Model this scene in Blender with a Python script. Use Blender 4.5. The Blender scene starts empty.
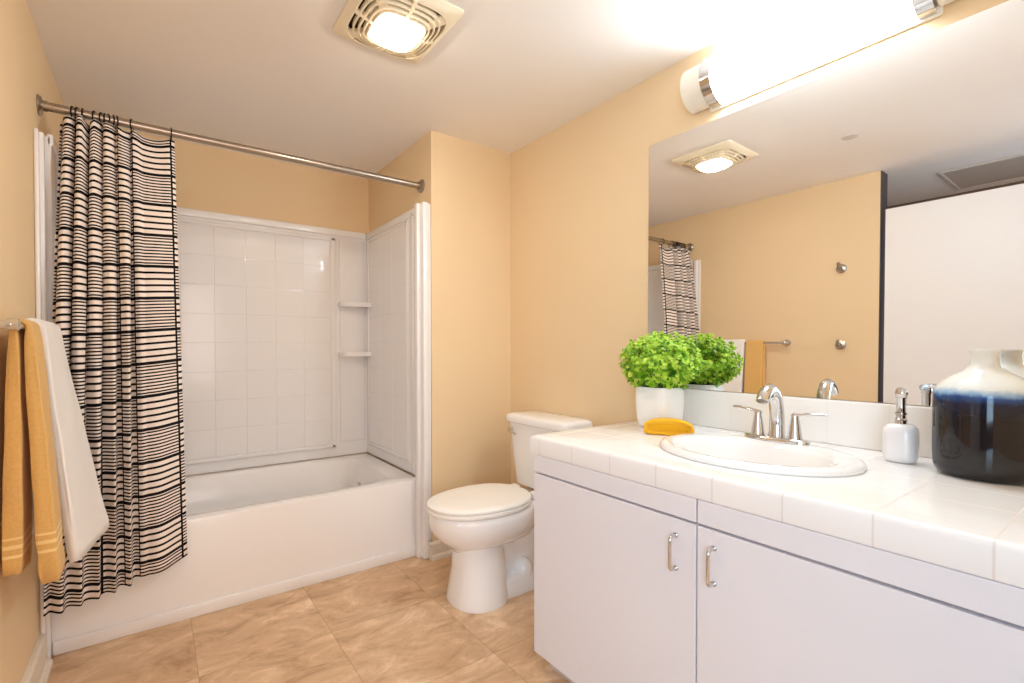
import bpy, bmesh, math, random
from mathutils import Vector, Matrix, noise as mnoise

S = bpy.context.scene
COL = S.collection
PI = math.pi

# ------------------------------------------------------------------ camera, world, exposure
cam_data = bpy.data.cameras.new('camera')
cam = bpy.data.objects.new('camera', cam_data)
COL.objects.link(cam)
_f = Vector((0.55161, 0.83400, -0.01309)); _r = Vector((0.83405, -0.55168, -0.00229)); _u = Vector((0.00913, 0.00966, 0.99991))
cam.matrix_world = Matrix(((_r.x, _u.x, -_f.x, 0.3353), (_r.y, _u.y, -_f.y, -2.2497), (_r.z, _u.z, -_f.z, 1.1182), (0, 0, 0, 1)))
cam_data.sensor_width = 36.0
cam_data.lens = 16.509
cam_data.shift_x = 0.0471
cam_data.shift_y = 0.01276
cam_data.clip_start = 0.02
S.camera = cam

S.view_settings.view_transform = 'Standard'
S.view_settings.look = 'None'
S.view_settings.exposure = 0.0
S.view_settings.gamma = 1.0
S.view_settings.use_curve_mapping = False
try:
    S.cycles.max_bounces = 10
    S.cycles.diffuse_bounces = 7
    S.cycles.glossy_bounces = 5
    S.cycles.sample_clamp_indirect = 6.0
    S.cycles.use_denoising = True
except Exception:
    pass

world = bpy.data.worlds.new('world'); S.world = world
world.use_nodes = True
world.node_tree.nodes['Background'].inputs[0].default_value = (0.80, 0.86, 1.0, 1)
world.node_tree.nodes['Background'].inputs[1].default_value = 0.05

TUBE_GLOW = 39.0      # light bar over the mirror
FAN_GLOW = 77.0       # lamp in the ceiling fan
FILL_POWER = 28.0      # unseen warm fill light added in the bedroom behind the camera
DAY_POWER = 56.0       # daylight from that bedroom's window, on its left side
TUBE_COLOR = (.76, .89, 1, 1)
FAN_COLOR = (1, .89, .74, 1)
FILL_COLOR = (1, .86, .84)
DAY_COLOR = (.56, .79, 1)
def area(name, power, color, sx, sy, loc, rot):
    l = bpy.data.lights.new(name, 'AREA'); l.shape = 'RECTANGLE'; l.size = sx; l.size_y = sy; l.energy = power; l.color = color
    o = bpy.data.objects.new(name, l); COL.objects.link(o); o.location = loc; o.rotation_euler = rot
area('bedroom_fill', FILL_POWER, FILL_COLOR, 1.5, 1.5, (0.45, -4.72, 1.35), (PI / 2, 0, 0))          # added fill without a fixture, shines along +y
area('bedroom_daylight', DAY_POWER, DAY_COLOR, 1.4, 1.4, (-0.97, -3.40, 1.35), (PI / 2, 0, -PI / 2))   # shines along +x

# ------------------------------------------------------------------ room numbers (metres)
W = 2.1156            # mirror wall
H = 2.2734            # ceiling
D = 0.80              # far wall of the bath alcove
XP = 1.574            # left face of the partition that ends the bath
YP = -0.068          # front face of that partition
XL = -0.006           # face of the left wall
YL = -1.2308          # near end of the left wall
ZC = 0.8149           # worktop

# ------------------------------------------------------------------ materials
def lin(c):
    c = c / 255.0
    return c / 12.92 if c <= 0.04045 else ((c + 0.055) / 1.055) ** 2.4
def rgb(r, g, b): return (lin(r), lin(g), lin(b), 1.0)

class NT:
    def __init__(s, name):
        s.m = bpy.data.materials.new(name); s.m.use_nodes = True
        s.t = s.m.node_tree; s.b = s.t.nodes['Principled BSDF']
    def n(s, kind, **kw):
        x = s.t.nodes.new(kind)
        for k, v in kw.items(): setattr(x, k, v)
        return x
    def l(s, a, b): s.t.links.new(a, b)
    def math(s, op, a, b=None, c=None):
        x = s.n('ShaderNodeMath', operation=op)
        for i, v in enumerate((a, b, c)):
            if v is None: continue
            if isinstance(v, (int, float)): x.inputs[i].default_value = v
            else: s.l(v, x.inputs[i])
        return x.outputs[0]
    def mix(s, fac, a, b):
        x = s.n('ShaderNodeMix', data_type='RGBA')
        if isinstance(fac, (int, float)): x.inputs[0].default_value = fac
        else: s.l(fac, x.inputs[0])
        for i, v in ((6, a), (7, b)):
            if isinstance(v, tuple): x.inputs[i].default_value = v
            else: s.l(v, x.inputs[i])
        return x.outputs[2]
    def pos(s):
        g = s.n('ShaderNodeNewGeometry'); sp = s.n('ShaderNodeSeparateXYZ'); s.l(g.outputs['Position'], sp.inputs[0])
        return g.outputs['Position'], sp.outputs[0], sp.outputs[1], sp.outputs[2]
    def noise(s, scale, detail=3, rough=.5, vec=None):
        x = s.n('ShaderNodeTexNoise'); x.inputs['Scale'].default_value = scale
        x.inputs['Detail'].default_value = detail; x.inputs['Roughness'].default_value = rough
        if vec is not None: s.l(vec, x.inputs['Vector'])
        return x.outputs['Fac']
    def ramp(s, fac, stops):
        x = s.n('ShaderNodeValToRGB'); e = x.color_ramp.elements
        while len(e) < len(stops): e.new(0.5)
        for i, (p, c) in enumerate(stops): e[i].position = p; e[i].color = c
        s.l(fac, x.inputs[0]); return x.outputs[0]
    def bump(s, h, strength=.2, dist=.002):
        x = s.n('ShaderNodeBump'); x.inputs['Strength'].default_value = strength; x.inputs['Distance'].default_value = dist
        s.l(h, x.inputs['Height']); s.l(x.outputs[0], s.b.inputs['Normal'])
    def base(s, c):
        if isinstance(c, tuple): s.b.inputs['Base Color'].default_value = c
        else: s.l(c, s.b.inputs['Base Color'])
    def line(s, coord, origin, pitch, width):      # 1 on a seam, 0 elsewhere
        f = s.math('FRACT', s.math('ADD', s.math('DIVIDE', s.math('SUBTRACT', coord, origin), pitch), 100.5))
        d = s.math('ABSOLUTE', s.math('SUBTRACT', f, 0.5))
        return s.math('LESS_THAN', d, width / (2 * pitch))

def plain(name, c, rough=.5, metal=0., var=.04, scale=6., bump=0., bscale=300., coat=0., spec=.5, sheen=0.):
    k = NT(name)
    lo = tuple(max(0, v * (1 - var)) for v in c[:3]) + (1,); hi = tuple(min(1, v * (1 + var)) for v in c[:3]) + (1,)
    p = k.pos()[0]
    k.base(k.mix(k.noise(scale, 3, .55, p), lo, hi))
    k.b.inputs['Roughness'].default_value = rough; k.b.inputs['Metallic'].default_value = metal
    k.b.inputs['Specular IOR Level'].default_value = spec
    if coat: k.b.inputs['Coat Weight'].default_value = coat; k.b.inputs['Coat Roughness'].default_value = .06
    if sheen: k.b.inputs['Sheen Weight'].default_value = sheen; k.b.inputs['Sheen Roughness'].default_value = .5
    if bump: k.bump(k.noise(bscale, 4, .6, p), bump, .002)
    return k.m

def glow(name, c, strength):
    k = NT(name); k.base((.9, .9, .9, 1))
    k.b.inputs['Emission Color'].default_value = c; k.b.inputs['Emission Strength'].default_value = strength
    k.b.inputs['Roughness'].default_value = .3
    return k.m

M = {}
M['wall'] = plain('tan_wall_paint', rgb(234, 208, 168), .62, bump=.12, bscale=220, var=.015, scale=2, spec=.3)
M['ceiling'] = plain('white_ceiling_paint', rgb(242, 237, 233), .75, bump=.2, bscale=160, var=.015, scale=2, spec=.2)
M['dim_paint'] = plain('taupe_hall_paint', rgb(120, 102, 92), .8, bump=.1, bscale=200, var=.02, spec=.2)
M['trim'] = plain('white_trim_paint', rgb(236, 230, 222), .4, var=.03, scale=14)
M['old_trim'] = plain('chipped_white_trim_paint', rgb(228, 216, 200), .5, var=.12, scale=60, bump=.3, bscale=60)
M['door'] = plain('white_door_paint', rgb(240, 238, 238), .4, var=.01)
M['acrylic'] = plain('white_tub_acrylic', rgb(242, 240, 240), .22, var=.01, coat=.4)
M['porcelain'] = plain('white_porcelain', rgb(247, 244, 242), .1, var=.01, coat=.6)
M['seat'] = plain('white_toilet_seat_plastic', rgb(250, 246, 240), .3, var=.01)
M['cabinet'] = plain('white_cabinet_laminate', rgb(232, 228, 232), .42, var=.012, scale=3, spec=.4)
M['kick'] = plain('toe_kick_board', rgb(205, 196, 190), .6, var=.04)
M['chrome'] = plain('polished_chrome', rgb(215, 213, 212), .09, 1., var=.02)
M['nickel'] = plain('brushed_nickel', rgb(176, 164, 152), .28, 1., var=.05, scale=40)
M['dark_metal'] = plain('aged_bronze_ring', rgb(38, 32, 32), .4, .6, var=.1)
M['dark_strip'] = plain('dark_wall_end_strip', rgb(74, 62, 64), .5, var=.04)
M['brass'] = plain('aged_brass', rgb(150, 112, 66), .4, 1., var=.15, scale=80)
M['pot'] = plain('matte_white_ceramic', rgb(248, 246, 243), .4, var=.01)
M['dispenser'] = plain('glossy_white_ceramic', rgb(238, 234, 234), .12, var=.01, coat=.5)
M['fan'] = plain('cream_fan_plastic', rgb(240, 226, 198), .45, var=.02)
M['fan_shade'] = plain('brown_fan_slot_shade', rgb(62, 44, 30), .8, var=.1, scale=50)
M['plate'] = plain('pale_grey_cover_plate', rgb(208, 200, 194), .5, var=.02)
M['vent'] = plain('taupe_vent_metal', rgb(196, 184, 174), .55, var=.03)
M['soil'] = plain('dark_moss', rgb(52, 48, 30), .95, var=.3, scale=60)
M['stem'] = plain('green_stem', rgb(70, 88, 34), .7, var=.15, scale=60)
M['gold_cloth'] = plain('mustard_terry', rgb(243, 182, 34), .9, var=.10, scale=120, bump=.9, bscale=900, spec=.1, sheen=.25)
M['white_terry'] = plain('white_terry', rgb(250, 247, 244), .95, var=.03, scale=120, bump=.9, bscale=700, spec=.1, sheen=.2)
M['tube'] = glow('lit_opal_tube', TUBE_COLOR, TUBE_GLOW)
M['lens'] = glow('lit_fan_lens', FAN_COLOR, FAN_GLOW)
M['cap'] = plain('white_end_cap', rgb(244, 236, 222), .4, var=.01)

def _gold():
    k = NT('gold_terry_towel'); p, x, y, z = k.pos()
    n = k.noise(160, 4, .6, p)
    c = k.mix(n, rgb(220, 168, 92), rgb(246, 204, 132))
    band = k.math('MAXIMUM', k.line(z, .600, 10, .010), k.math('MAXIMUM', k.line(z, .622, 10, .006), k.line(z, .575, 10, .008)))
    k.base(k.mix(band, c, rgb(250, 216, 152)))
    k.b.inputs['Roughness'].default_value = .95; k.b.inputs['Specular IOR Level'].default_value = .1
    k.b.inputs['Sheen Weight'].default_value = .25
    k.bump(k.math('MULTIPLY', k.noise(800, 4, .6, p), k.math('SUBTRACT', 1.0, k.math('MULTIPLY', band, .7))), .9, .002)
    return k.m
M['gold_terry'] = _gold()

def _mirror():
    k = NT('silvered_mirror'); k.base((.93, .93, .92, 1)); k.b.inputs['Metallic'].default_value = 1; k.b.inputs['Roughness'].default_value = 0.0
    return k.m
M['mirror'] = _mirror()

def _floor():
    k = NT('stone_look_vinyl_floor'); p, x, y, z = k.pos()
    P = .457
    ix = k.math('FLOOR', k.math('DIVIDE', k.math('SUBTRACT', x, .455), P)); iy = k.math('FLOOR', k.math('DIVIDE', k.math('ADD', y, .885), P))
    cb = k.n('ShaderNodeCombineXYZ'); k.l(ix, cb.inputs[0]); k.l(iy, cb.inputs[1])
    wn = k.n('ShaderNodeTexWhiteNoise', noise_dimensions='3D'); k.l(cb.outputs[0], wn.inputs[0])
    sc = k.n('ShaderNodeVectorMath', operation='SCALE'); k.l(wn.outputs['Color'], sc.inputs[0]); sc.inputs['Scale'].default_value = 9.0
    ad = k.n('ShaderNodeVectorMath', operation='ADD'); k.l(p, ad.inputs[0]); k.l(sc.outputs[0], ad.inputs[1])
    rot = k.n('ShaderNodeMapping'); k.l(ad.outputs[0], rot.inputs['Vector'])
    rz = k.n('ShaderNodeCombineXYZ'); k.l(k.math('MULTIPLY', wn.outputs['Value'], 1.6), rz.inputs[2]); k.l(rz.outputs[0], rot.inputs['Rotation'])
    rot.inputs['Scale'].default_value = (1.0, 1.9, 1.0)
    wp = k.n('ShaderNodeTexNoise'); k.l(rot.outputs[0], wp.inputs['Vector']); wp.inputs['Scale'].default_value = 4.6
    wp.inputs['Detail'].default_value = 10; wp.inputs['Roughness'].default_value = .70; wp.inputs['Distortion'].default_value = .7
    c = k.ramp(wp.outputs['Fac'], [(.34, rgb(174, 138, 106)), (.455, rgb(208, 174, 139)), (.55, rgb(222, 190, 155)), (.66, rgb(244, 218, 187))])
    fine = k.noise(38, 6, .7, rot.outputs[0])
    c = k.mix(k.math('MULTIPLY', k.math('GREATER_THAN', fine, .60), .22), c, rgb(172, 130, 92))
    tone = k.math('MULTIPLY', wn.outputs['Value'], .28)
    c = k.mix(tone, c, rgb(192, 152, 112))
    seam = k.math('MAXIMUM', k.line(x, .455, P, .0028), k.line(y, -.885, P, .0028))
    k.base(k.mix(k.math('MULTIPLY', seam, .45), c, rgb(140, 104, 72)))
    k.b.inputs['Roughness'].default_value = .42; k.b.inputs['Specular IOR Level'].default_value = .35
    k.bump(k.math('SUBTRACT', fine, k.math('MULTIPLY', seam, 1.5)), .1, .002)
    return k.m
M['floor'] = _floor()

def _tile(name, col, grout, xo):
    k = NT(name); p, x, y, z = k.pos()
    seam = k.math('MAXIMUM', k.line(y, -1.0555, .1488, .0035), k.line(x, xo, .1488, .0035))
    k.base(k.mix(k.math('MULTIPLY', seam, .7), k.mix(k.noise(5, 2, .5, p), col, tuple(min(1, v * 1.02) for v in col[:3]) + (1,)), grout))
    r = k.math('ADD', .16, k.math('MULTIPLY', seam, .2)); k.l(r, k.b.inputs['Roughness'])
    k.bump(k.math('SUBTRACT', 1.0, seam), .25, .001)
    return k.m
M['tile'] = _tile('white_glazed_counter_tile', rgb(247, 244, 242), rgb(224, 214, 206), 1.5000)
M['splash'] = _tile('white_glazed_backsplash_tile', rgb(245, 239, 233), rgb(234, 226, 218), 9.9)

def _curtain():
    k = NT('black_and_cream_striped_cloth')
    uv = k.n('ShaderNodeUVMap'); uv.uv_map = 'UVMap'
    sp = k.n('ShaderNodeSeparateXYZ'); k.l(uv.outputs[0], sp.inputs[0]); u, v = sp.outputs[0], sp.outputs[1]
    CW, BH = .150, .128
    cu = k.math('DIVIDE', u, CW); bv = k.math('DIVIDE', v, BH)
    par = k.math('MODULO', k.math('ADD', k.math('FLOOR', cu), k.math('FLOOR', bv)), 2.0)      # checkerboard of blocks
    fb = k.math('FRACT', bv)
    def stripes(n, duty):
        return k.math('LESS_THAN', k.math('FRACT', k.math('ADD', k.math('MULTIPLY', fb, n), duty / 2)), duty)
    sparse = stripes(5.0, .34); dense = stripes(10.0, .46)
    st = k.math('ADD', k.math('MULTIPLY', par, dense), k.math('MULTIPLY', k.math('SUBTRACT', 1.0, par), sparse))
    heavy = k.line(v, 0, BH, .012)
    col = k.line(u, 0, CW, .008)
    ink = k.math('MAXIMUM', st, k.math('MAXIMUM', heavy, col))
    k.base(k.mix(ink, rgb(240, 228, 220), rgb(20, 18, 22)))
    k.b.inputs['Roughness'].default_value = .85; k.b.inputs['Specular IOR Level'].default_value = .15
    p = k.pos()[0]; k.bump(k.noise(1200, 2, .5, p), .15, .001)
    return k.m
M['curtain'] = _curtain()

def _vase():
    k = NT('reactive_blue_black_glaze'); p, x, y, z = k.pos()
    n1 = k.noise(26, 5, .65, p); n2 = k.noise(90, 3, .6, p)
    zz = k.math('ADD', z, k.math('ADD', k.math('MULTIPLY', k.math('SUBTRACT', n1, .5), .020), k.math('MULTIPLY', k.math('SUBTRACT', n2, .5), .008)))
    t = k.math('DIVIDE', k.math('SUBTRACT', zz, ZC), .30)
    k.base(k.ramp(t, [(0, rgb(30, 25, 25)), (.46, rgb(26, 22, 25)), (.585, rgb(28, 32, 54)), (.635, rgb(46, 78, 134)), (.662, rgb(140, 174, 204)), (.70, rgb(228, 230, 226)), (1, rgb(232, 228, 220))]))
    k.b.inputs['Roughness'].default_value = .07; k.b.inputs['Specular IOR Level'].default_value = .45
    return k.m
M['vase'] = _vase()

def _leaf():
    k = NT('boxwood_leaves'); g = k.n('ShaderNodeNewGeometry')
    c = k.ramp(g.outputs['Random Per Island'], [(0, rgb(66, 122, 30)), (.2, rgb(128, 182, 40)), (.55, rgb(190, 224, 60)), (1, rgb(222, 240, 110))])
    k.base(c); k.b.inputs['Roughness'].default_value = .45
    k.b.inputs['Transmission Weight'].default_value = 0.0
    tr = k.n('ShaderNodeBsdfTranslucent'); k.l(c, tr.inputs[0])
    mx = k.n('ShaderNodeMixShader'); mx.inputs[0].default_value = .25
    out = k.t.nodes['Material Output']; k.l(k.b.outputs[0], mx.inputs[1]); k.l(tr.outputs[0], mx.inputs[2]); k.l(mx.outputs[0], out.inputs[0])
    return k.m
M['leaf'] = _leaf()

# ------------------------------------------------------------------ mesh helpers (all in world coordinates)
def box(bm, x0, x1, y0, y1, z0, z1, bev=0., seg=2):
    r = bmesh.ops.create_cube(bm, size=1.0)
    vs = r['verts']
    for v in vs:
        v.co = Vector(((x0 + x1) / 2 + v.co.x * (x1 - x0), (y0 + y1) / 2 + v.co.y * (y1 - y0), (z0 + z1) / 2 + v.co.z * (z1 - z0)))
    if bev:
        es = list({e for v in vs for e in v.link_edges})
        bmesh.ops.bevel(bm, geom=es, offset=bev, segments=seg, profile=.5, affect='EDGES')
def loft(bm, rings, close=True, cap0=True, cap1=True):
    R = [[bm.verts.new(p) for p in ring] for ring in rings]
    n = len(R[0])
    for a, b in zip(R, R[1:]):
        for i in range(n if close else n - 1):
            j = (i + 1) % n
            try: bm.faces.new((a[i], a[j], b[j], b[i]))
            except ValueError: pass
    if cap0 and close: bm.faces.new(R[0][::-1])
    if cap1 and close: bm.faces.new(R[-1])
    return R
def frame(d):
    d = d.normalized(); a = Vector((0, 0, 1)) if abs(d.z) < .9 else Vector((1, 0, 0))
    u = d.cross(a).normalized(); return u, d.cross(u).normalized()
def tube(bm, pts, r, n=16, cap=True, squash=1.0):
    pts = [Vector(p) for p in pts]; rings = []
    rr = r if isinstance(r, (list, tuple)) else [r] * len(pts)
    u, w = frame(pts[1] - pts[0])
    for i, p in enumerate(pts):
        d = (pts[min(i + 1, len(pts) - 1)] - pts[max(i - 1, 0)]).normalized()
        u = (u - d * u.dot(d)).normalized(); w = d.cross(u)
        rings.append([p + (u * math.cos(2 * PI * k / n) + w * math.sin(2 * PI * k / n) * squash) * rr[i] for k in range(n)])
    loft(bm, rings, True, cap, cap)
def cyl(bm, p0, p1, r0, r1=None, n=28): tube(bm, [p0, p1], [r0, r0 if r1 is None else r1], n)
def lathe(bm, prof, c, n=48, axis='z', cap0=True, cap1=True):
    rings = []
    for r, h in prof:
        ring = []
        for k in range(n):
            a = 2 * PI * k / n; q = (max(r, 1e-4) * math.cos(a), max(r, 1e-4) * math.sin(a))
            if axis == 'z': ring.append(Vector((c[0] + q[0], c[1] + q[1], c[2] + h)))
            elif axis == 'x': ring.append(Vector((c[0] + h, c[1] + q[0], c[2] + q[1])))
            else: ring.append(Vector((c[0] + q[1], c[1] + h, c[2] + q[0])))
        rings.append(ring)
    loft(bm, rings, True, cap0, cap1)
def sup(a, n):
    c, s = math.cos(a), math.sin(a)
    return math.copysign(abs(c) ** (2 / n), c), math.copysign(abs(s) ** (2 / n), s)
def oval(xc, yc, z, lf, lb, w, n=2.0, N=56, tilt=0.):
    out = []
    for k in range(N):
        c, s = sup(2 * PI * k / N, n)
        out.append(Vector((xc + (lb if c > 0 else lf) * c, yc + w * s, z + tilt * c)))
    return out
def rectring(x0, x1, y0, y1, z, angs, cx, cy):
    out = []
    for a in angs:
        c, s = math.cos(a), math.sin(a)
        t = min(((x1 - cx) / c if c > 1e-9 else (x0 - cx) / c if c < -1e-9 else 1e9), ((y1 - cy) / s if s > 1e-9 else (y0 - cy) / s if s < -1e-9 else 1e9))
        out.append(Vector((cx + t * c, cy + t * s, z)))
    return out
def angles(x0, x1, y0, y1, cx, cy, n=96):
    a = [2 * PI * k / n for k in range(n)]
    for x in (x0, x1):
        for y in (y0, y1):
            q = math.atan2(y - cy, x - cx) % (2 * PI)
            i = min(range(n), key=lambda k: abs(a[k] - q)); a[i] = q
    return a
def torus(bm, c, R, r, axis='x', n=28, m=8):
    rings = []
    for i in range(n):
        a = 2 * PI * i / n; ring = []
        for j in range(m):
            b = 2 * PI * j / m; q = (R + r * math.cos(b)); h = r * math.sin(b)
            p = {'x': (h, q * math.cos(a), q * math.sin(a)), 'y': (q * math.cos(a), h, q * math.sin(a)), 'z': (q * math.cos(a), q * math.sin(a), h)}[axis]
            ring.append(Vector(c) + Vector(p))
        rings.append(ring)
    rings.append(rings[0])
    R_ = [[bm.verts.new(p) for p in ring] for ring in rings[:-1]]
    for i in range(n):
        A, B = R_[i], R_[(i + 1) % n]
        for j in range(m): bm.faces.new((A[j], A[(j + 1) % m], B[(j + 1) % m], B[j]))

# ------------------------------------------------------------------ object helpers
def wloc(o):
    v = Vector((0, 0, 0))
    while o is not None: v += o.location; o = o.parent
    return v
def put(name, bm, mat, parent=None, loc=None, sharp=32, mods=()):
    bmesh.ops.recalc_face_normals(bm, faces=bm.faces)
    if parent is None and loc is None:
        xs = [v.co for v in bm.verts]
        loc = Vector(((min(v.x for v in xs) + max(v.x for v in xs)) / 2, (min(v.y for v in xs) + max(v.y for v in xs)) / 2, min(v.z for v in xs)))
    off = wloc(parent) if parent else Vector(loc)
    bmesh.ops.translate(bm, verts=bm.verts, vec=-off)
    me = bpy.data.meshes.new(name); bm.to_mesh(me); bm.free()
    for p in me.polygons: p.use_smooth = True
    me.set_sharp_from_angle(angle=math.radians(sharp))
    me.materials.append(M[mat])
    o = bpy.data.objects.new(name, me); COL.objects.link(o)
    if parent: o.parent = parent
    else: o.location = off
    for m in mods:
        x = o.modifiers.new(m[0].lower(), m[0])
        for k, v in m[1].items(): setattr(x, k, v)
    return o
def thing(name, label, cat, loc, group=None):
    o = bpy.data.objects.new(name, None); COL.objects.link(o); o.location = loc
    o.empty_display_size = .05
    o['label'] = label; o['category'] = cat
    if group: o['group'] = group
    return o
def tag(o, label, cat, group=None):
    o['label'] = label; o['category'] = cat
    if group: o['group'] = group
    return o
def struct(name, bm, mat, label=None, parent=None, sharp=32):
    o = put(name, bm, mat, parent, sharp=sharp); o['kind'] = 'structure'
    if label: o['label'] = label
    return o
def B(): return bmesh.new()
def bxs(*rows):
    bm = B()
    for r in rows: box(bm, *r)
    return bm

# ------------------------------------------------------------------ the room
struct('floor', bxs((-1.1, 2.6, -4.9, .9, -.1, 0)), 'floor', 'tan stone-look vinyl floor in large squares')
struct('ceiling', bxs((0, 2.6, -2.45, .9, H, H + .1)), 'ceiling', 'white painted bathroom ceiling')
struct('ceiling_hall', bxs((-1.1, 0, -2.45, .9, H, H + .1), (-1.1, 2.6, -4.9, -2.45, H, H + .1)), 'ceiling', 'white hall ceiling beyond the left wall, seen in the mirror')
struct('wall_left', bxs((-.12, XL, YL, .9, 0, H)), 'wall', 'tan wall behind the towel bar')
struct('wall_far', bxs((XL, XP, D, .9, 0, H)), 'wall', 'tan wall above the bath surround')
struct('wall_partition', bxs((XP, W, YP, .9, 0, H)), 'wall', 'tan partition between the bath and the mirror wall')
struct('wall_right', bxs((W, W + .12, -2.45, .9, 0, H)), 'wall', 'tan wall behind the mirror and toilet')
struct('wall_back', bxs((1.25, W, -2.45, -2.33, 0, H)), 'wall', 'tan wall at the near end of the vanity')
struct('wall_end_strip', bxs((-.12, XL - .001, YL - .006, YL, 0, H)), 'dark_strip', 'dark strip on the end of the left wall, seen in the mirror')  # thin dark-coloured strip covering the end face of the wall
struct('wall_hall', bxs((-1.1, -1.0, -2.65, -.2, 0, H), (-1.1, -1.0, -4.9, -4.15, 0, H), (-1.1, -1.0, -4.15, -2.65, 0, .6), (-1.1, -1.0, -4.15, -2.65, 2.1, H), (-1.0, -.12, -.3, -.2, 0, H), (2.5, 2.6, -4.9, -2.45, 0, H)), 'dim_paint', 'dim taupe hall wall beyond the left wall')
struct('wall_bedroom', bxs((-1.1, 2.6, -5.0, -4.9, 0, H)), 'wall', 'tan bedroom wall behind the camera')
struct('window_1', bxs((-1.06, -1.0, -4.15, -2.65, .60, .65), (-1.06, -1.0, -4.15, -2.65, 2.05, 2.10), (-1.06, -1.0, -4.15, -4.10, .65, 2.05), (-1.06, -1.0, -2.70, -2.65, .65, 2.05), (-1.05, -1.01, -3.42, -3.38, .65, 2.05)), 'trim', 'white bedroom window frame')
d1 = struct('door_1', bxs((-.037, -.002, YL - .030, -1.99, .012, 2.017, .002, 1)), 'door', 'white flat door standing open in line with the left wall, seen in the mirror')

# base boards
def baseboard(bm, pts, side, hh=0.):
    prof = [(0, 0), (.034, 0), (.034, .014), (.027, .024), (.0185, .026), (.018, .078 + hh), (.011, .088 + hh), (0, .090 + hh)]
    rings = []
    for i, (x, y) in enumerate(pts):
        d = Vector(pts[min(i + 1, len(pts) - 1)]) - Vector(pts[max(i - 1, 0)])
        nrm = Vector((d.y, -d.x)).normalized() * side
        rings.append([Vector((x + nrm.x * p, y + nrm.y * p, z)) for p, z in prof])
    loft(bm, rings)
bm = B(); baseboard(bm, [(XL + .0005, YL), (XL + .0005, -.064)], 1, .03); struct('baseboard_left', bm, 'old_trim', 'worn white baseboard under the towel bar', sharp=20)
bm = B(); baseboard(bm, [(W, YP - .011), (1.546, YP - .011)], -1); struct('baseboard_partition', bm, 'old_trim', 'chipped white baseboard behind the toilet', sharp=20)
bm = B(); baseboard(bm, [(W - .001, -1.05), (W - .001, YP - .02)], -1); struct('baseboard_right', bm, 'old_trim', 'white baseboard between toilet and vanity', sharp=20)

# ------------------------------------------------------------------ bathtub
tub = thing('bathtub', 'white alcove bathtub with a flat apron below the tiled surround', 'bathtub', (.77, .39, 0))
tx0, tx1, ty0, ty1, tz = .002, 1.545, 0., .784, .4094
bcx, bcy = .775, .385
an = angles(tx0, tx1, ty0, ty1, bcx, bcy, 120)
def basin(z, x0, x1, y0, y1, n):
    out = []
    cx, cy = (x0 + x1) / 2, (y0 + y1) / 2
    for a in an:
        # same parameter as the rim, on a rounded rectangle
        t = math.atan2((math.sin(a)) / ((ty1 - ty0) / 2), (math.cos(a)) / ((tx1 - tx0) / 2))
        c, s = sup(t, n); out.append(Vector((cx + (x1 - x0) / 2 * c, cy + (y1 - y0) / 2 * s, z)))
    return out
bm = B()
def rim(i, z): return rectring(tx0 + i, tx1 - i, ty0 + i, ty1 - i, z, an, bcx, bcy)
loft(bm, [rim(.0, 0), rim(0, tz - .012), rim(.003, tz - .004), rim(.011, tz), basin(tz, .10, 1.440, .068, .730, 7), basin(tz - .004, .104, 1.435, .074, .724, 6.5),
          basin(tz - .016, .110, 1.428, .080, .718, 6), basin(.25, .15, 1.385, .10, .690, 5), basin(.12, .20, 1.32, .13, .66, 4.5), basin(.075, .25, 1.26, .17, .62, 4), basin(.062, .36, 1.15, .24, .55, 4)], True, False, True)
put('tub_body', bm, 'acrylic', tub, sharp=40)
put('apron_base', bxs((.02, 1.530, -.010, .0, 0, .052, .004, 2)), 'acrylic', tub)
bm = B(); cyl(bm, (1.34, .39, .30), (1.325, .39, .302), .032); put('overflow_plate', bm, 'chrome', tub)

# ------------------------------------------------------------------ bath surround
sur = thing('tub_surround', 'white embossed-tile wall surround with two corner shelves above the tub', 'bath surround', (.77, .79, tz))
z0, z1 = tz, 1.900
bm = B()
box(bm, 0.004, XP - .001, .788, .799, z0, z1, .003, 2)
box(bm, 0.004, XP - .03, .774, .79, z1 - .042, z1 - .001, .006, 3)      # top roll
box(bm, .235, 1.340, .776, .79, .470, 1.858, .007, 3)                    # raised field that carries the tiles
box(bm, .250, 1.330, .770, .79, .474, .494, .005, 2); box(bm, .250, 1.330, .770, .79, 1.818, 1.838, .005, 2)
box(bm, 1.302, 1.330, .770, .79, .474, 1.838, .005, 2); box(bm, .250, .278, .770, .79, .474, 1.838, .005, 2)
px, pz = .1662, .1655
for i in range(6):
    for j in range(8):
        a, b = .297 + i * px, .490 + j * pz
        if j == 0: b += .006
        box(bm, a + .001, a + px - .001, .7740, .79, b + .001, .490 + (j + 1) * pz - .001, .0022, 2)
put('back_panel', bm, 'acrylic', sur, sharp=20)
def corner(xa, xb):
    bm = B(); box(bm, xa + .018, xb - .012, .780, .79, .50, 1.845, .006, 3); return bm
put('corner_panel', corner(1.345, 1.545), 'acrylic', sur, sharp=50)
for zs in (1.424, 1.098):
    bm = B(); N = 14
    top = [Vector((1.352, .789, zs)), Vector((1.548, .789, zs)), Vector((1.548, .690, zs))] + [Vector((1.548 - .196 * math.sin(PI / 2 * k / N) ** .9, .690 + .058 * (1 - math.cos(PI / 2 * k / N)) ** 1.2, zs)) for k in range(1, N + 1)]
    loft(bm, [[p - Vector((0, 0, .030)) for p in top], [p - Vector((0, 0, .004)) for p in top], [Vector((1.45 + (p.x - 1.45) * .97, .75 + (p.y - .75) * .95, zs)) for p in top]])
    put('shelf', bm, 'acrylic', sur, sharp=40)
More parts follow.
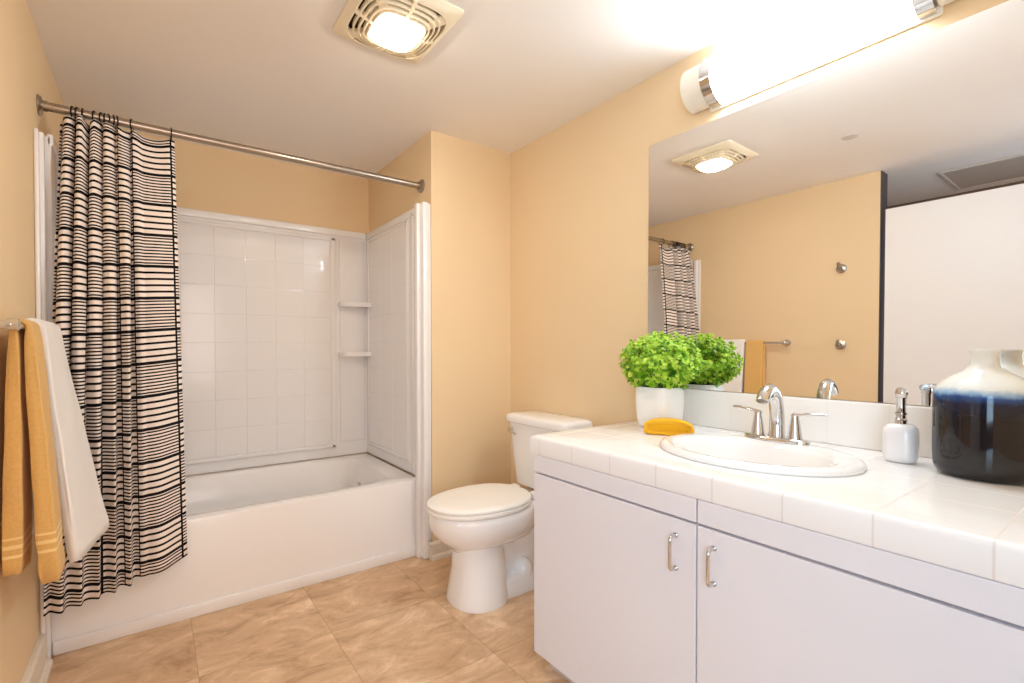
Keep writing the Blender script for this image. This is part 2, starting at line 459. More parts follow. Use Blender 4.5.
def side_panel(x0, sgn):       # x0 = face, sgn = direction into the wall
    bm = B()
    def sb(d0, d1, *r):
        a, b = sorted((x0 + sgn * d0, x0 + sgn * d1)); box(bm, a, b, *r)
    sb(.006, .028, .0, .79, z0, z1 - .012, .004, 2)
    sb(.000, .02, .0, .788, z1 - .045, z1 - .002, .006, 3)
    sb(.000, .02, .095, .120, z0, z1 - .02, .006, 3)
    sb(.001, .02, .150, .760, .466, 1.855, .006, 3)
    sb(-.004, .02, .160, .180, .474, 1.848, .004, 2); sb(-.004, .02, .735, .752, .474, 1.848, .004, 2)
    sb(-.004, .02, .160, .752, .474, .490, .004, 2); sb(-.004, .02, .160, .752, 1.832, 1.848, .004, 2)
    for i in range(3):
        for j in range(8):
            a, b = .186 + i * .1815, .494 + j * .1662
            sb(-.0002, .02, a + .0012, a + .180, b + .0012, b + .165, .001, 1)
    return bm
put('side_panel', side_panel(1.545, 1), 'acrylic', sur, sharp=20)
put('side_panel', side_panel(.040, -1), 'acrylic', sur, sharp=20)
bm = B(); box(bm, 1.520, 1.553, YP - .008, .0, 0.001, 1.889, .006, 3); box(bm, 1.500, 1.524, -.044, -.0105, 0.001, 1.886, .005, 3); box(bm, 1.548, XP - .0005, YP + .006, .0, 0.001, 1.886, .003, 2); put('front_flange', bm, 'acrylic', sur, sharp=50)
bm = B(); box(bm, XL + .0005, .008, -.064, -.0105, 0.001, 1.889, .006, 3); box(bm, .004, .019, -.040, -.0105, 0.001, 1.886, .005, 3); put('front_flange', bm, 'acrylic', sur, sharp=50)

# ------------------------------------------------------------------ shower rod, rings, curtain
YR, ZR = .0392, 2.0092
rod = thing('shower_rod', 'brushed steel shower curtain rod spanning the bath alcove', 'curtain rod', (.79, YR, ZR))
bm = B(); cyl(bm, (.004, YR, ZR), (XP - .004, YR, ZR), .0160, n=32); put('tube', bm, 'nickel', rod)
for xa, s in ((XL + .001, 1), (XP - .001, -1)):
    bm = B(); lathe(bm, [(.036, 0), (.036, .004 * s), (.030, .010 * s), (.0190, .013 * s), (.0190, .026 * s)], (xa, YR, ZR), 36, 'x'); put('flange', bm, 'nickel', rod)
RX = [.092, .107, .122, .157, .179, .188, .197, .213, .225, .273, .405]
first = None
rng = random.Random(4)
for i, x in enumerate(RX):
    if i < 9: lab, grp = 'black ring bunched on the steel rod above the gathered curtain folds', 'bunched curtain rings'
    elif i == 9: lab, grp = 'lone black curtain ring between the bunched rings and the curtain edge', 'bunched curtain rings'
    else: lab, grp = 'black ring holding the free corner of the curtain, farthest along the rod', 'bunched curtain rings'
    if first is None:
        bm = B(); torus(bm, (0, 0, 0), .0232, .0026, 'x', 32, 8)
        o = put('curtain_ring', bm, 'dark_metal', loc=(0, 0, 0)); first = o
    else:
        o = first.copy(); COL.objects.link(o)
    o.location = (x, YR, ZR - .0048); o.rotation_euler = (0, 0, rng.uniform(-.35, .35))
    tag(o, lab, 'curtain ring', 'rings on the shower rod')

def curtain():
    bm = B(); NU, NV = 420, 70
    uvl = bm.loops.layers.uv.new('UVMap')
    zt = lambda s: 1.955 + .030 * min(1, s / .16)
    def plan(s, t):            # s along the cloth, t 0 top .. 1 bottom
        g = s / .72 if s < .72 else 1.0
        if s < .72:
            xt = .055 + .225 * (s / .72); xb = .012 + .275 * (s / .72) ** .95
        else:
            q = (s - .72) / .28; xt = .280 + .137 * q; xb = .287 + .158 * q
        e = t ** 1.1
        x = xt * (1 - e) + xb * e
        env = min(1, s / .05) * (1 - max(0, min(1, (s - .66) / .12))) 
        ph = 2 * PI * (s / .72) * 5.6
        A = (.036 + .010 * math.sin(9 * s + 2 * t)) * env * (1 - .5 * t * t)
        y = A * math.sin(ph + .7 * math.sin(3.1 * t + 4 * s)) 
        x += .010 * env * math.cos(ph * 1.0 + 1.5 * t) * (1 - .3 * t)
        # second order drape on the flat right hand panel
        if s > .66:
            q = (s - .66) / .34
            y += .012 * math.sin(PI * q) * (1 - t) + .020 * t * math.sin(2 * PI * q * 1.25 + .6)
        y0 = YR - .004 + (-.115 - YR) * min(1, t * 3.2 / 1.6 if t < .5 else 1) 
        lean = -.060 * (1 - s) * t - .0 * s
        y0 = YR - .004 - (YR + .052) * (1 - (1 - min(1, t / .75)) ** 1.7)
        if s > .94: y += -.012 * ((s - .94) / .06) ** 2 * 0 + .02 * ((s - .94) / .06) ** 2
        return x, y + y0 + lean
    def zb(s): return .212 - .012 * (1 - s) + .060 * s * s
    # arc length at mid height gives the pattern coordinate across the cloth
    L = [0.0]
    for i in range(1, NU + 1):
        a = plan((i - 1) / NU, .5); b = plan(i / NU, .5); L.append(L[-1] + math.hypot(a[0] - b[0], a[1] - b[1]))
    tot = L[-1]
    V = []
    for j in range(NV + 1):
        t = j / NV; row = []
        for i in range(NU + 1):
            s = i / NU; x, y = plan(s, t); top, bot = zt(s), zb(s)
            sag = 0.0
            for a, b in zip(RX, RX[1:]):
                if a < x < b and b - a > .03: sag = .016 * math.sin(PI * (x - a) / (b - a)) * (1 - t) ** 10
            row.append(bm.verts.new((max(x, .000), y, top + (bot - top) * t - sag)))
        V.append(row)
    for j in range(NV):
        for i in range(NU):
            f = bm.faces.new((V[j][i], V[j + 1][i], V[j + 1][i + 1], V[j][i + 1]))
            for lp, (a, b) in zip(f.loops, ((i, j), (i, j + 1), (i + 1, j + 1), (i + 1, j))):
                lp[uvl].uv = (L[a] - tot + .150 * 9 + .020, 4 - b / NV * 1.75)
    return bm
o = put('shower_curtain', curtain(), 'curtain', sharp=180, mods=[('SOLIDIFY', dict(thickness=.0015, offset=0))])
tag(o, 'black and cream striped shower curtain gathered beside the bathtub', 'shower curtain')

# ------------------------------------------------------------------ towel bar and towels
BX, BZ = .046, 1.178
tb = thing('towel_bar', 'chrome towel bar on the tan wall carrying gold and white towels', 'towel bar', (0, -.40, BZ))
bm = B(); cyl(bm, (BX, -.735, BZ), (BX, -.125, BZ), .0085); put('bar', bm, 'chrome', tb)
for y in (-.715, -.145):
    bm = B(); lathe(bm, [(.024, .001), (.024, .006), (.017, .012), (.011, .018), (.011, .05), (.0145, .052), (.0145, .072), (.008, .076)], (XL, y, BZ), 28, 'x'); put('post', bm, 'chrome', tb)
def towel(y0, y1, wall, front, thin, tw, tf, seed, wav=.004):
    """wall / front: (x near, x far, z near, z far) of the lower edges; thin / tw / tf: cloth thickness at the bar and at the two hems."""
    bm = B(); NY = 30; rings = []
    ys = [(-.0, .35), (.012, .75), (.035, 1.0)] + [(.07 + .86 * j / NY, 1.0) for j in range(NY + 1)] + [(.965, 1.0), (.988, .75), (1.0, .35)]
    for q, k in ys:
        y = y0 + (y1 - y0) * q
        L = lambda a, b: a + (b - a) * q
        xw, zw, xf, zf = L(wall[0], wall[1]), L(wall[2], wall[3]), L(front[0], front[1]), L(front[2], front[3])
        r = .0088 + thin / 2; nl = 26; path = []
        for i in range(nl):
            t = i / nl; path.append((xw + (BX - r * .95 - xw) * t ** 1.3, zw + (BZ - zw) * t, thin + (tw - thin) * (1 - t) ** .45))
        for i in range(13):
            a = PI - PI * i / 12; path.append((BX + r * math.cos(a), BZ + r * math.sin(a), thin))
        for i in range(1, nl + 1):
            t = i / nl; path.append((BX + r + (xf - BX - r) * t ** 1.1, BZ + (zf - BZ) * t, thin + (tf - thin) * t ** .45))
        A, Bk = [], []
        for i, (x, z, th) in enumerate(path):
            p0, p1 = path[max(i - 1, 0)], path[min(i + 1, len(path) - 1)]
            d = Vector((p1[0] - p0[0], p1[1] - p0[1])).normalized(); nx, nz = -d.y, d.x
            hang = min(1, abs(z - BZ) / .2)
            o = (mnoise.noise(Vector((seed + y * 9, z * 4, seed))) * wav + mnoise.noise(Vector((seed, y * 24, z * 9))) * wav * .5) * hang
            th2 = th * (.5 + .5 * k) * (.82 if i in (0, len(path) - 1) else 1)
            hem = 1 - .16 * math.exp(-((abs(z - min(zw, zf)) - .075) / .012) ** 2)
            yy = y + mnoise.noise(Vector((z * 5, seed, q * .5))) * .006 * hang
            h = th2 * hem / 2
            A.append(Vector((max(x + o + nx * h, .003), yy, z + nz * h))); Bk.append(Vector((max(x + o - nx * h, .003), yy, z - nz * h)))
        rings.append(A + Bk[::-1])
    loft(bm, rings); return bm
o = put('hand_towel', towel(-.580, -.462, (.022, .022, .528, .515), (.098, .094, .488, .474), .012, .044, .046, 3.1, .003), 'gold_terry', sharp=180)
tag(o, 'gold terry hand towel folded over the chrome towel bar', 'towel')
o = put('hand_towel', towel(-.450, -.165, (.018, .018, .560, .560), (.130, .192, .484, .486), .022, .024, .030, 8.4, .005), 'white_terry', sharp=180)
tag(o, 'white terry hand towel on the bar beside the striped curtain', 'towel')

# robe hooks on the left wall (seen in the mirror)
def hook(z, label):
    h = thing('robe_hook', label, 'robe hook', (0, -1.033, z), 'robe hooks on the left wall')
    bm = B(); lathe(bm, [(.030, .001), (.030, .006), (.021, .010), (.010, .013), (.009, .045)], (XL, -1.033, z), 30, 'x'); put('rosette', bm, 'nickel', h)
    bm = B(); tube(bm, [(.026, -1.033, z), (.040, -1.033, z - .004), (.050, -1.033, z + .006), (.054, -1.033, z + .026)], [.007, .007, .007, .009], 12)
    lathe(bm, [(.001, -.010), (.008, -.007), (.011, 0), (.008, .007), (.001, .010)], (.054, -1.033, z + .028), 16); put('upper_prong', bm, 'nickel', h)
    bm = B(); tube(bm, [(.022, -1.033, z - .004), (.034, -1.033, z - .022), (.046, -1.033, z - .022)], [.006, .006, .007], 12)
    lathe(bm, [(.001, -.008), (.008, -.005), (.010, 0), (.008, .005), (.001, .008)], (.048, -1.033, z - .022), 16); put('lower_prong', bm, 'nickel', h)
hook(1.676, 'upper nickel robe hook high on the tan wall, seen in the mirror')
hook(1.160, 'lower nickel robe hook level with the towel bar, seen in the mirror')

# ------------------------------------------------------------------ toilet
TY = -.497
wc = thing('toilet', 'white two-piece toilet with closed lid beside the vanity', 'toilet', (1.72, TY, 0))
bm = B()
loft(bm, [oval(1.64, TY, .392, .285, .235, .150, 2.1), oval(1.64, TY, .398, .298, .240, .168, 2.15), oval(1.64, TY, .392, .306, .240, .178, 2.15), oval(1.64, TY, .365, .310, .240, .182, 2.15), oval(1.64, TY, .325, .302, .238, .178, 2.15),
          oval(1.635, TY, .290, .276, .235, .164, 2.2), oval(1.63, TY, .262, .240, .22, .142, 2.3), oval(1.615, TY, .246, .196, .21, .116, 2.4), oval(1.60, TY, .228, .160, .20, .095, 2.4), oval(1.60, TY, .205, .150, .18, .085, 2.4)][::-1])
loft(bm, [oval(1.545, TY - .030, 0, .135, .130, .134, 2.3), oval(1.545, TY - .030, .012, .137, .130, .136, 2.3), oval(1.548, TY - .028, .06, .127, .127, .126, 2.3), oval(1.556, TY - .020, .14, .117, .122, .112, 2.3), oval(1.563, TY - .010, .22, .116, .118, .105, 2.3), oval(1.57, TY - .004, .28, .120, .115, .104, 2.3)])
loft(bm, [oval(1.76, TY, 0.05, .16, .22, .070, 3), oval(1.76, TY, .15, .16, .20, .070, 3), oval(1.78, TY, .25, .16, .18, .085, 3), oval(1.80, TY, .33, .16, .18, .10, 3), oval(1.80, TY, .385, .17, .19, .135, 3.5), oval(1.80, TY, .395, .16, .18, .13, 3.5)])
put('bowl', bm, 'porcelain', wc, sharp=60)
bm = B()
loft(bm, [oval(1.77, TY, 0, .21, .20, .128, 4), oval(1.77, TY, .012, .212, .202, .130, 4), oval(1.77, TY, .070, .205, .198, .124, 4), oval(1.77, TY, .082, .195, .19, .112, 4)])
put('foot', bm, 'porcelain', wc, sharp=60)
bm = B(); lathe(bm, [(.046, -.01), (.046, .012), (.040, .034), (.026, .052), (.010, .060), (.001, .061)], (1.775, TY - .078, .078), 28); put('bolt_cap', bm, 'porcelain', wc, sharp=60)
bm = B()
loft(bm, [oval(1.615, TY, .400, .285, .215, .176, 2.2), oval(1.615, TY, .404, .292, .220, .181, 2.2), oval(1.615, TY, .414, .292, .220, .181, 2.2), oval(1.615, TY, .418, .286, .215, .176, 2.2)])
put('seat', bm, 'seat', wc, sharp=50)
bm = B()
loft(bm, [oval(1.615, TY, .4205, .284, .214, .175, 2.2), oval(1.615, TY, .424, .291, .220, .180, 2.2), oval(1.615, TY, .432, .291, .220, .180, 2.2), oval(1.615, TY, .438, .282, .215, .173, 2.2), oval(1.615, TY, .441, .24, .19, .145, 2.2), oval(1.615, TY, .4425, .12, .1, .08, 2.2)])
put('seat_lid', bm, 'seat', wc, sharp=50)
for dy in (-.075, .075):
    bm = B(); box(bm, 1.835, 1.870, TY + dy - .022, TY + dy + .022, .398, .432, .006, 2); put('hinge', bm, 'seat', wc)
bm = B()
def tank_ring(z, x0, x1, hy, n=7): return [Vector(((x0 + x1) / 2 + (x1 - x0) / 2 * sup(2 * PI * k / 64, n)[0], TY + hy * sup(2 * PI * k / 64, n)[1], z)) for k in range(64)]
loft(bm, [tank_ring(.402, 1.950, 2.095, .175), tank_ring(.408, 1.935, 2.10, .186), tank_ring(.55, 1.920, 2.104, .198), tank_ring(.736, 1.908, 2.106, .217)])
put('tank', bm, 'porcelain', wc, sharp=50)
bm = B()
loft(bm, [tank_ring(.730, 1.902, 2.106, .222, 6), tank_ring(.735, 1.892, 2.108, .232, 6), tank_ring(.757, 1.890, 2.108, .234, 6), tank_ring(.769, 1.897, 2.106, .227, 5.5), tank_ring(.776, 1.917, 2.093, .206, 5), tank_ring(.780, 1.96, 2.05, .14, 4)])
put('tank_lid', bm, 'porcelain', wc, sharp=50)
bm = B(); lathe(bm, [(.014, 0), (.014, -.010), (.009, -.014)], (1.913, TY + .175, .690), 20, 'x'); tube(bm, [(1.896, TY + .178, .690), (1.890, TY + .165, .688), (1.888, TY + .115, .676)], [.008, .008, .006], 10); put('flush_lever', bm, 'chrome', wc)
bm = B(); cyl(bm, (1.93, TY - .13, .405), (1.93, TY - .13, .345), .008, n=12); lathe(bm, [(.018, 0), (.018, .014)], (1.93, TY - .13, .352), 6); put('tank_bolt', bm, 'brass', wc)

# ------------------------------------------------------------------ vanity cabinet
XD = 1.434            # face of the doors
cab = thing('vanity_cabinet', 'white flat-front vanity cabinet below the tiled worktop', 'cabinet', (1.78, -1.68, 0))
put('carcass', bxs((XD + .020, W - .022, -1.048, -1.030, .060, .7480), (XD + .020, W - .022, -2.318, -2.300, .060, .7480), (W - .030, W - .022, -2.300, -1.048, .060, .7480), (XD + .038, W - .030, -2.300, -1.048, .060, .078),
    (XD + .020, XD + .038, -2.300, -1.048, .060, .095), (XD + .020, XD + .038, -2.300, -1.048, .665, .7480), (XD + .020, XD + .038, -1.650, -1.590, .095, .665), (XD + .020, XD + .038, -2.300, -2.190, .095, .665)), 'cabinet', cab)
put('toe_kick', bxs((XD + .055, W - .03, -2.31, -1.055, 0.0, .0595)), 'kick', cab)
seam = -1.6130
for y1_, y0_, hy in ((-1.028, seam + .002, -1.5605), (seam - .002, -2.214, -1.6570)):
    dr = put('door', bxs((XD, XD + .018, y0_, y1_, .062, .6860, .0015, 1)), 'cabinet', cab)
    zt_, zb_ = .646, .562
    bm = B(); pts = [(XD + .001, hy, zt_)] + [(XD - .018 - .010 * math.sin(a), hy, zt_ - .010 + .010 * math.cos(a)) for a in (0, PI / 6, PI / 3, PI / 2)]
    pts += [(XD - .018 - .010 * math.cos(a), hy, zb_ + .010 - .010 * math.sin(a)) for a in (0, PI / 6, PI / 3, PI / 2)] + [(XD + .001, hy, zb_)]
    tube(bm, pts, .0042, 12)
    for z in (zt_, zb_): cyl(bm, (XD + .0005, hy, z), (XD - .004, hy, z), .0065, n=16)
    h = put('handle', bm, 'chrome', dr, sharp=50); h['label'] = 'slim chrome bow handle'
    put('false_front', bxs((XD, XD + .018, y0_, y1_, .6925, .7500, .0015, 1)), 'cabinet', cab)
put('filler_panel', bxs((XD, XD + .018, -2.318, -2.218, .062, .7500, .0015, 1)), 'cabinet', cab)

# worktop with an oval cut-out
ct = thing('worktop', 'white tiled bathroom worktop with a rounded tile edge and low backsplash', 'worktop', (1.77, -1.67, .75))
cx0, cx1, cy0, cy1 = 1.4332, W - .001, -2.326, -1.0084
scx, scy = 1.752, -1.590
ca = angles(cx0, cx1, cy0, cy1, scx, scy, 128)
def cr(i, z): return rectring(cx0 + i, cx1, cy0, cy1 - i, z, ca, scx, scy)
def ce(ax, ay, z): return [Vector((scx + ax * math.cos(a), scy + ay * math.sin(a), z)) for a in ca]
bm = B()
loft(bm, [ce(.200, .235, ZC - .03), ce(.200, .235, ZC), cr(.012, ZC), cr(.0075, ZC - .0008), cr(.0035, ZC - .0035), cr(.0008, ZC - .0075), cr(0, ZC - .012), cr(0, .7560), cr(.002, .7515), cr(.006, .7510), ce(.200, .235, .7510), ce(.200, .235, ZC - .03)], True, False, False)
put('top', bm, 'tile', ct, sharp=50)
put('backsplash', bxs((W - .0135, W - .0008, -2.326, -1.010, ZC + .0003, .9545, .004, 3)), 'splash', ct)

# sink
sk = thing('sink', 'white oval drop-in sink set in the tiled worktop', 'sink', (scx, scy, ZC))
bx, by = scx - .034, scy
def so(cx, ax, ay, z, n=2.0): return [Vector((cx + ax * sup(2 * PI * k / 96, n)[0], scy + ay * sup(2 * PI * k / 96, n)[1], z)) for k in range(96)]
bm = B()
loft(bm, [so(scx, .190, .225, ZC - .02), so(scx, .213, .248, ZC + .0006), so(scx, .217, .252, ZC + .003), so(scx, .217, .252, ZC + .010), so(scx, .212, .247, ZC + .016), so(scx, .203, .238, ZC + .019), so(scx - .004, .190, .226, ZC + .0195),
          so(bx, .158, .202, ZC + .017), so(bx, .152, .196, ZC + .011), so(bx, .146, .190, ZC - .002), so(bx, .130, .172, ZC - .05), so(bx, .098, .13, ZC - .10), so(bx, .055, .07, ZC - .125), so(bx, .022, .022, ZC - .130)], True, False, True)
put('basin', bm, 'porcelain', sk, sharp=70)
bm = B(); lathe(bm, [(.021, 0), (.021, .003), (.016, .005), (.014, .002), (.001, .003)], (bx, scy, ZC - .1305), 28); put('drain', bm, 'chrome', sk)
bm = B(); cyl(bm, (bx + .126, scy, ZC - .050), (bx + .120, scy, ZC - .048), .010, n=20); put('overflow_ring', bm, 'chrome', sk)

# faucet on the rear deck of the sink
FX, FY, FZ = 1.928, -1.578, ZC + .0192
fc = thing('faucet', 'chrome two-lever faucet on the rear rim of the oval sink', 'faucet', (FX, FY, FZ))
bm = B()
def fo(ax, ay, z, n=2.8): return [Vector((FX + ax * sup(2 * PI * k / 64, n)[0], FY + ay * sup(2 * PI * k / 64, n)[1], z)) for k in range(64)]
loft(bm, [fo(.031, .088, FZ - .002), fo(.032, .089, FZ + .006), fo(.029, .086, FZ + .011), fo(.022, .078, FZ + .013)]); put('base_plate', bm, 'chrome', fc, sharp=50)
bm = B()
sp_ = [(0, .006), (.003, .03), (.003, .065), (-.001, .10), (-.010, .130), (-.025, .150), (-.045, .158), (-.066, .153), (-.082, .140), (-.092, .124)]
tube(bm, [(FX + .004 + a, FY, FZ + b) for a, b in sp_], [.0225, .0210, .0200, .0195, .0192, .0188, .0184, .0180, .0176, .0166], 24); put('spout', bm, 'chrome', fc, sharp=50)
for s in (-1, 1):
    y = FY + s * .051
    bm = B(); lathe(bm, [(.0215, .008), (.0195, .014), (.0145, .050), (.0105, .074), (.0100, .084), (.008, .088), (.001, .089)], (FX, y, FZ), 28); hd = put('handle', bm, 'chrome', fc, sharp=50)
    bm = B(); tube(bm, [(FX, y - s * .008, FZ + .080), (FX + .002, y + s * .02, FZ + .087), (FX + .006, y + s * .05, FZ + .090), (FX + .010, y + s * .078, FZ + .091)], [.0105, .0100, .0110, .0075], 16, True, .5); put('lever', bm, 'chrome', hd, sharp=50)
bm = B(); cyl(bm, (FX + .024, FY, FZ + .006), (FX + .024, FY, FZ + .05), .0025, n=10); lathe(bm, [(.002, 0), (.006, .003), (.006, .010), (.001, .013)], (FX + .024, FY, FZ + .048), 14); put('lift_rod', bm, 'chrome', fc)

# ------------------------------------------------------------------ mirror and light bar
bm = B(); box(bm, 0, .004, -2.30 + 1.6, -1.0059 + 1.6, .9571 - 1.4, 1.9784 - 1.4)
o = put('wall_mirror', bm, 'mirror', loc=(0, 0, 0), sharp=20); o.location = (W - .0068, -1.6, 1.4); o.rotation_euler = (0, .0057, .0063)
tag(o, 'large frameless wall mirror above the tiled backsplash', 'mirror')

LZ = 2.116
lb = thing('light_bar', 'lit opal half-round light bar with chrome bands above the mirror', 'wall light', (W, -1.570, LZ))
def half(y0, y1, dep, hh, rnd=.0):
    b = B(); rings = []
    for y, k in (((y0, 1 - rnd), (y0 + .006, 1), (y1 - .006, 1), (y1, 1 - rnd)) if rnd else ((y0, 1), (y1, 1))):
        rings.append([Vector((W - .0085 - dep * k * math.cos(a), y, LZ + hh * k * math.sin(a))) for a in [-PI / 2 + PI * i / 32 for i in range(33)]])
    loft(b, rings); return b
put('backplate', bxs((W - .0085, W - .0006, -1.900, -1.270, LZ - .104, LZ + .104, .002, 1)), 'cap', lb)
put('diffuser', half(-1.853, -1.318, .094, .092), 'tube', lb, sharp=40)
for y0, y1 in ((-1.318, -1.282), (-1.889, -1.853)): put('chrome_band', half(y0, y1, .098, .096), 'chrome', lb, sharp=40)
for y0, y1 in ((-1.282, -1.196), (-1.958, -1.889)): put('end_cap', half(y0, y1, .088, .084, .10), 'cap', lb, sharp=40)

# ------------------------------------------------------------------ ceiling fan light
fx, fy = 1.060, -.728
fan = thing('ceiling_fan_light', 'cream square exhaust fan with lit lens on the bathroom ceiling', 'exhaust fan', (fx, fy, H))
def sq(h, z, n=6, N=96, cx=fx, cy=fy): return [Vector((cx + h * sup(2 * PI * k / N, n)[0], cy + h * sup(2 * PI * k / N, n)[1], z)) for k in range(N)]
bm = B()
loft(bm, [sq(.176, H - .0005, 24), sq(.176, H - .007, 24), sq(.171, H - .012, 18), sq(.160, H - .020, 6), sq(.152, H - .026, 4.2), sq(.149, H - .026, 4.0), sq(.147, H - .004, 4.0)], True, False, False); put('frame', bm, 'fan', fan, sharp=35)
bm = B(); loft(bm, [sq(.150, H - .0006, 4), sq(.150, H - .003, 4)]); put('shade_plate', bm, 'fan_shade', fan)  # flat dark plate, the shade behind the slots is put into its colour
for i, h in enumerate((.1345, .1180, .1015)):
    bm = B(); z = H - .030 - .0055 * i
    loft(bm, [sq(h + .0031, z + .014, 3.4), sq(h + .0031, z, 3.4), sq(h - .0031, z - .002, 3.4), sq(h - .0031, z + .014, 3.4), sq(h + .0031, z + .014, 3.4)], True, False, False); put('grille_slat', bm, 'fan', fan, sharp=35)
for k in range(8):
    a = PI / 4 * k
    c, s_ = math.cos(a), math.sin(a); dg = k % 2; L1 = .176 if dg else .152; w = .020 if dg else .007
    P = [Vector((fx + c * r - s_ * t, fy + s_ * r + c * t, 0)) for r, t in ((.088, -w * .7), (L1, -w), (L1, w), (.088, w * .7))]
    bm = B(); loft(bm, [[p + Vector((0, 0, H - .018)) for p in P], [Vector((p.x, p.y, H - (.045 if i in (0, 3) else .0275 if not dg else .024))) for i, p in enumerate(P)]]); put('grille_rib', bm, 'fan', fan, sharp=35)
bm = B(); loft(bm, [sq(.092, H - .004, 4), sq(.092, H - .042, 4), sq(.087, H - .046, 4), sq(.081, H - .044, 4), sq(.081, H - .030, 4)], True, False, False); put('lens_rim', bm, 'fan', fan, sharp=35)
bm = B(); loft(bm, [sq(.0815, H - .036, 3.6), sq(.081, H - .046, 3.6), sq(.072, H - .058, 3.2), sq(.050, H - .065, 2.8), sq(.018, H - .068, 2.2)]); put('lens', bm, 'lens', fan, sharp=60)

bm = B(); lathe(bm, [(.036, 0), (.036, -.003), (.032, -.006), (.001, -.007)], (.740, -1.29, H - .0003), 32)
tag(put('sprinkler_cover', bm, 'plate'), 'flat round sprinkler cover on the ceiling, seen in the mirror', 'sprinkler cover')
vt = thing('ceiling_vent', 'taupe return-air vent in the dim hall ceiling, seen in the mirror', 'vent', (-.62, -1.74, H))
bm = B()
for r in ((-.885, -.345, -1.448, -1.43), (-.885, -.345, -2.06, -2.042), (-.885, -.867, -2.042, -1.448), (-.363, -.345, -2.042, -1.448)): box(bm, r[0], r[1], r[2], r[3], H - .010, H - .0003, .002, 1)
put('frame', bm, 'plate', vt)
bm = B()
for k in range(22):
    x = -.862 + k * .0225; box(bm, x, x + .018, -2.04, -1.45, H - .006, H - .0006)
put('louver_panel', bm, 'vent', vt)

# ------------------------------------------------------------------ things on the worktop
# plant
PX, PY = 1.962, -1.158
pl = thing('potted_plant', 'bushy bright green plant in a white ceramic pot on the worktop corner', 'plant', (PX, PY, ZC))
bm = B()
def pr(h, z, n=4.0): return [Vector((PX + h * sup(2 * PI * k / 72 + .0, n)[0], PY + h * sup(2 * PI * k / 72, n)[1], z)) for k in range(72)]
loft(bm, [pr(.058, ZC + .0006), pr(.064, ZC + .004), pr(.070, ZC + .04), pr(.0735, ZC + .10), pr(.0735, ZC + .152), pr(.0725, ZC + .155), pr(.068, ZC + .155), pr(.067, ZC + .137), pr(.03, ZC + .136)], True, True, True); put('pot', bm, 'pot', pl, sharp=50)
bm = B(); loft(bm, [pr(.066, ZC + .133), pr(.066, ZC + .138), pr(.04, ZC + .145), pr(.01, ZC + .147)]); put('moss', bm, 'soil', pl, sharp=60)
rng = random.Random(11)
stems, leaves = B(), B()
CC = Vector((PX - .002, PY, 1.062))
def leaf(bm, p, d, up, s):
    d = d.normalized(); r = d.cross(up).normalized(); n = r.cross(d)
    pts = [(0, 0, 0), (.30, .34, .08), (.68, .46, .14), (.94, .26, .12), (1.02, 0, .06), (.94, -.26, .12), (.68, -.46, .14), (.30, -.34, .08)]
    vs = [bm.verts.new(p + (d * a + r * b + n * c) * s) for a, b, c in pts]
    m1 = bm.verts.new(p + (d * .58 - n * .03) * s)
    for i in range(len(vs)): bm.faces.new((vs[i], vs[(i + 1) % len(vs)], m1))
NSP = 250
for i in range(NSP):
    zf = 1 - 2 * (i + .5) / NSP; th = i * 2.39996
    if zf < -.80: continue
    rr = math.sqrt(1 - zf * zf)
    dirv = Vector((rr * math.cos(th), rr * math.sin(th), zf))
    rad = rng.choice((rng.uniform(.92, 1.04), rng.uniform(.92, 1.04), rng.uniform(.70, .9)))
    tip = CC + Vector((dirv.x * .134, dirv.y * .142, dirv.z * .108)) * rad
    tip.x = min(tip.x, W - .032); tip.z = max(tip.z, .958 + .03 * rng.random())
    base = Vector((PX + dirv.x * .03, PY + dirv.y * .03, ZC + .140))
    mid = base.lerp(tip, .5) + dirv * .012
    if i % 3 == 0: tube(stems, [base, mid, tip], [.0016, .0014, .001], 5)
    ax = ((tip - mid).normalized() * .6 + dirv * .4 + Vector((-.12, -.08, .15))).normalized()
    u, w = frame(ax)
    for tier, (cnt, tiltk, off, sz) in enumerate(((3, .9, .004, .0125), (4, .35, -.002, .0165), (4, .05, -.012, .0175), (3, -.1, -.024, .0165))):
        for k in range(cnt):
            a = 2 * PI * k / cnt + tier * .8 + rng.uniform(-.25, .25)
            side = u * math.cos(a) + w * math.sin(a)
            q = tip + ax * off + Vector((rng.uniform(-.002, .002), rng.uniform(-.002, .002), rng.uniform(-.002, .002)))
            dd = (side + ax * tiltk).normalized()
            if (q + dd * .02).x > W - .014: continue
            leaf(leaves, q, dd, ax, sz * rng.uniform(.85, 1.15))
put('stems', stems, 'stem', pl); fo_ = put('foliage', leaves, 'leaf', pl, sharp=180)

# folded wash cloth
bm = B()
KX, KY = 1.850, -1.272
ld, vd = Vector((.57, -.82, 0)), Vector((.82, .57, 0))      # along the fold / away from the open end
def arch(q, t):             # outline of the soft folded cloth, open towards the near side
    a = 2 * PI * t; c, z_ = sup(a, 3.6)
    hw = .080 - .004 * q; hh = (.0275 - .003 * q)
    zz = hh + hh * z_
    if z_ > 0: zz += .003 * math.sin(c * 2.2 + .6 + q) - .010 * max(0, c) ** 2
    else: zz = max(zz * .4, 0)
    return hw * c, max(zz, 0)
def arch_ring(q, th):
    out = []
    for k in range(80):
        l, z = arch(q, k / 80); dc = math.hypot(l / .08, (z - .026) / .026) or 1
        out.append((l * (1 - th / .082), .0006 + th + (z) * (1 - 2 * th / .056) if th else .0006 + z))
    return out
def place(l, z, d): return Vector((KX, KY, ZC)) + ld * (l + d * .10) + vd * d + Vector((0, 0, z))
qs = [(-.036, 0), (-.030, 0), (-.01, .3), (.012, .7), (.030, 1.0), (.036, 1.0)]
outer = [[place(l, z, d) for l, z in arch_ring(q, 0)] for d, q in qs]
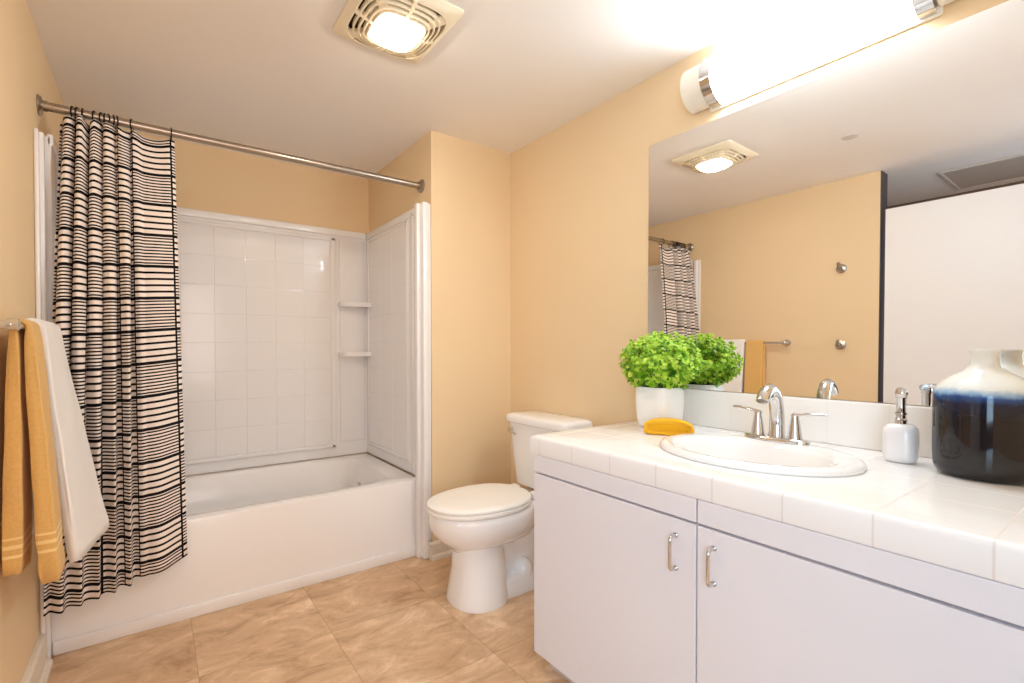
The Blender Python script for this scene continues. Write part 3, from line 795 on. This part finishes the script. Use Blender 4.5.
inner = [[place(l, z, d) for l, z in arch_ring(0, th)] for d, th in ((-.037, .0125), (-.030, .0135))]
lip = [[place(l, z, -.0405) for l, z in arch_ring(0, .004)], [place(l, z, -.0405) for l, z in arch_ring(0, .010)]]
loft(bm, [[(p * .94 + outer[-1][0] * 0 + (Vector((KX, KY, p.z)) + vd * .036) * .06) for p in outer[-1]]] + outer[::-1] + lip + inner + [[place(l * .6, .0275 + (z - .0275) * .6, -.0275) for l, z in arch_ring(0, .0135)]], True, True, True)
tag(put('washcloth', bm, 'gold_cloth', sharp=180), 'folded mustard yellow washcloth in front of the potted plant', 'washcloth')

# soap dispenser
QX, QY = 1.989, -1.852
sd = thing('soap_dispenser', 'white ceramic soap dispenser with chrome pump between sink and vase', 'soap dispenser', (QX, QY, ZC))
bm = B(); loft(bm, [[Vector((QX + r * sup(2 * PI * k / 64, n)[0], QY + r * sup(2 * PI * k / 64, n)[1], ZC + z)) for k in range(64)] for r, z, n in ((.026, .0005, 2.6), (.031, .004, 2.7), (.034, .016, 2.8), (.0355, .045, 2.8), (.0350, .075, 2.8), (.033, .090, 2.7), (.027, .0985, 2.5), (.018, .1015, 2.2), (.012, .102, 2))]); put('bottle', bm, 'dispenser', sd, sharp=60)
bm = B(); lathe(bm, [(.0130, .1015), (.0130, .113), (.0108, .115), (.0108, .124), (.0128, .1255), (.0128, .131), (.006, .133)], (QX, QY, ZC), 28); put('collar', bm, 'chrome', sd)
bm = B(); lathe(bm, [(.0100, .1325), (.0100, .168), (.0115, .171), (.0120, .184), (.0095, .195), (.003, .197)], (QX, QY, ZC), 24); tube(bm, [(QX + .012, QY + .003, ZC + .186), (QX - .010, QY - .0025, ZC + .186), (QX - .046, QY - .0115, ZC + .185), (QX - .051, QY - .0127, ZC + .185), (QX - .054, QY - .0135, ZC + .185)], [.0115, .0120, .0125, .0105, .004], 24); put('pump_head', bm, 'chrome', sd, sharp=40)

# vase
VX, VY = 1.956, -2.007
bm = B(); lathe(bm, [(.001, .0006), (.060, .0008), (.073, .003), (.0825, .011), (.0862, .025), (.0872, .06), (.0875, .14), (.0870, .190), (.0845, .206), (.0740, .219), (.0560, .235), (.0370, .2470), (.0275, .256), (.0240, .265), (.0228, .277), (.0236, .287), (.0256, .2930), (.0262, .2965), (.0250, .2985), (.0215, .2970), (.0190, .288), (.0190, .265), (.030, .24), (.06, .22), (.07, .18)], (VX, VY, ZC), 72, 'z', True, False)
tag(put('vase', bm, 'vase', sharp=60), 'large ceramic jug vase, white neck over blue-black glazed body, beside the mirror', 'vase')
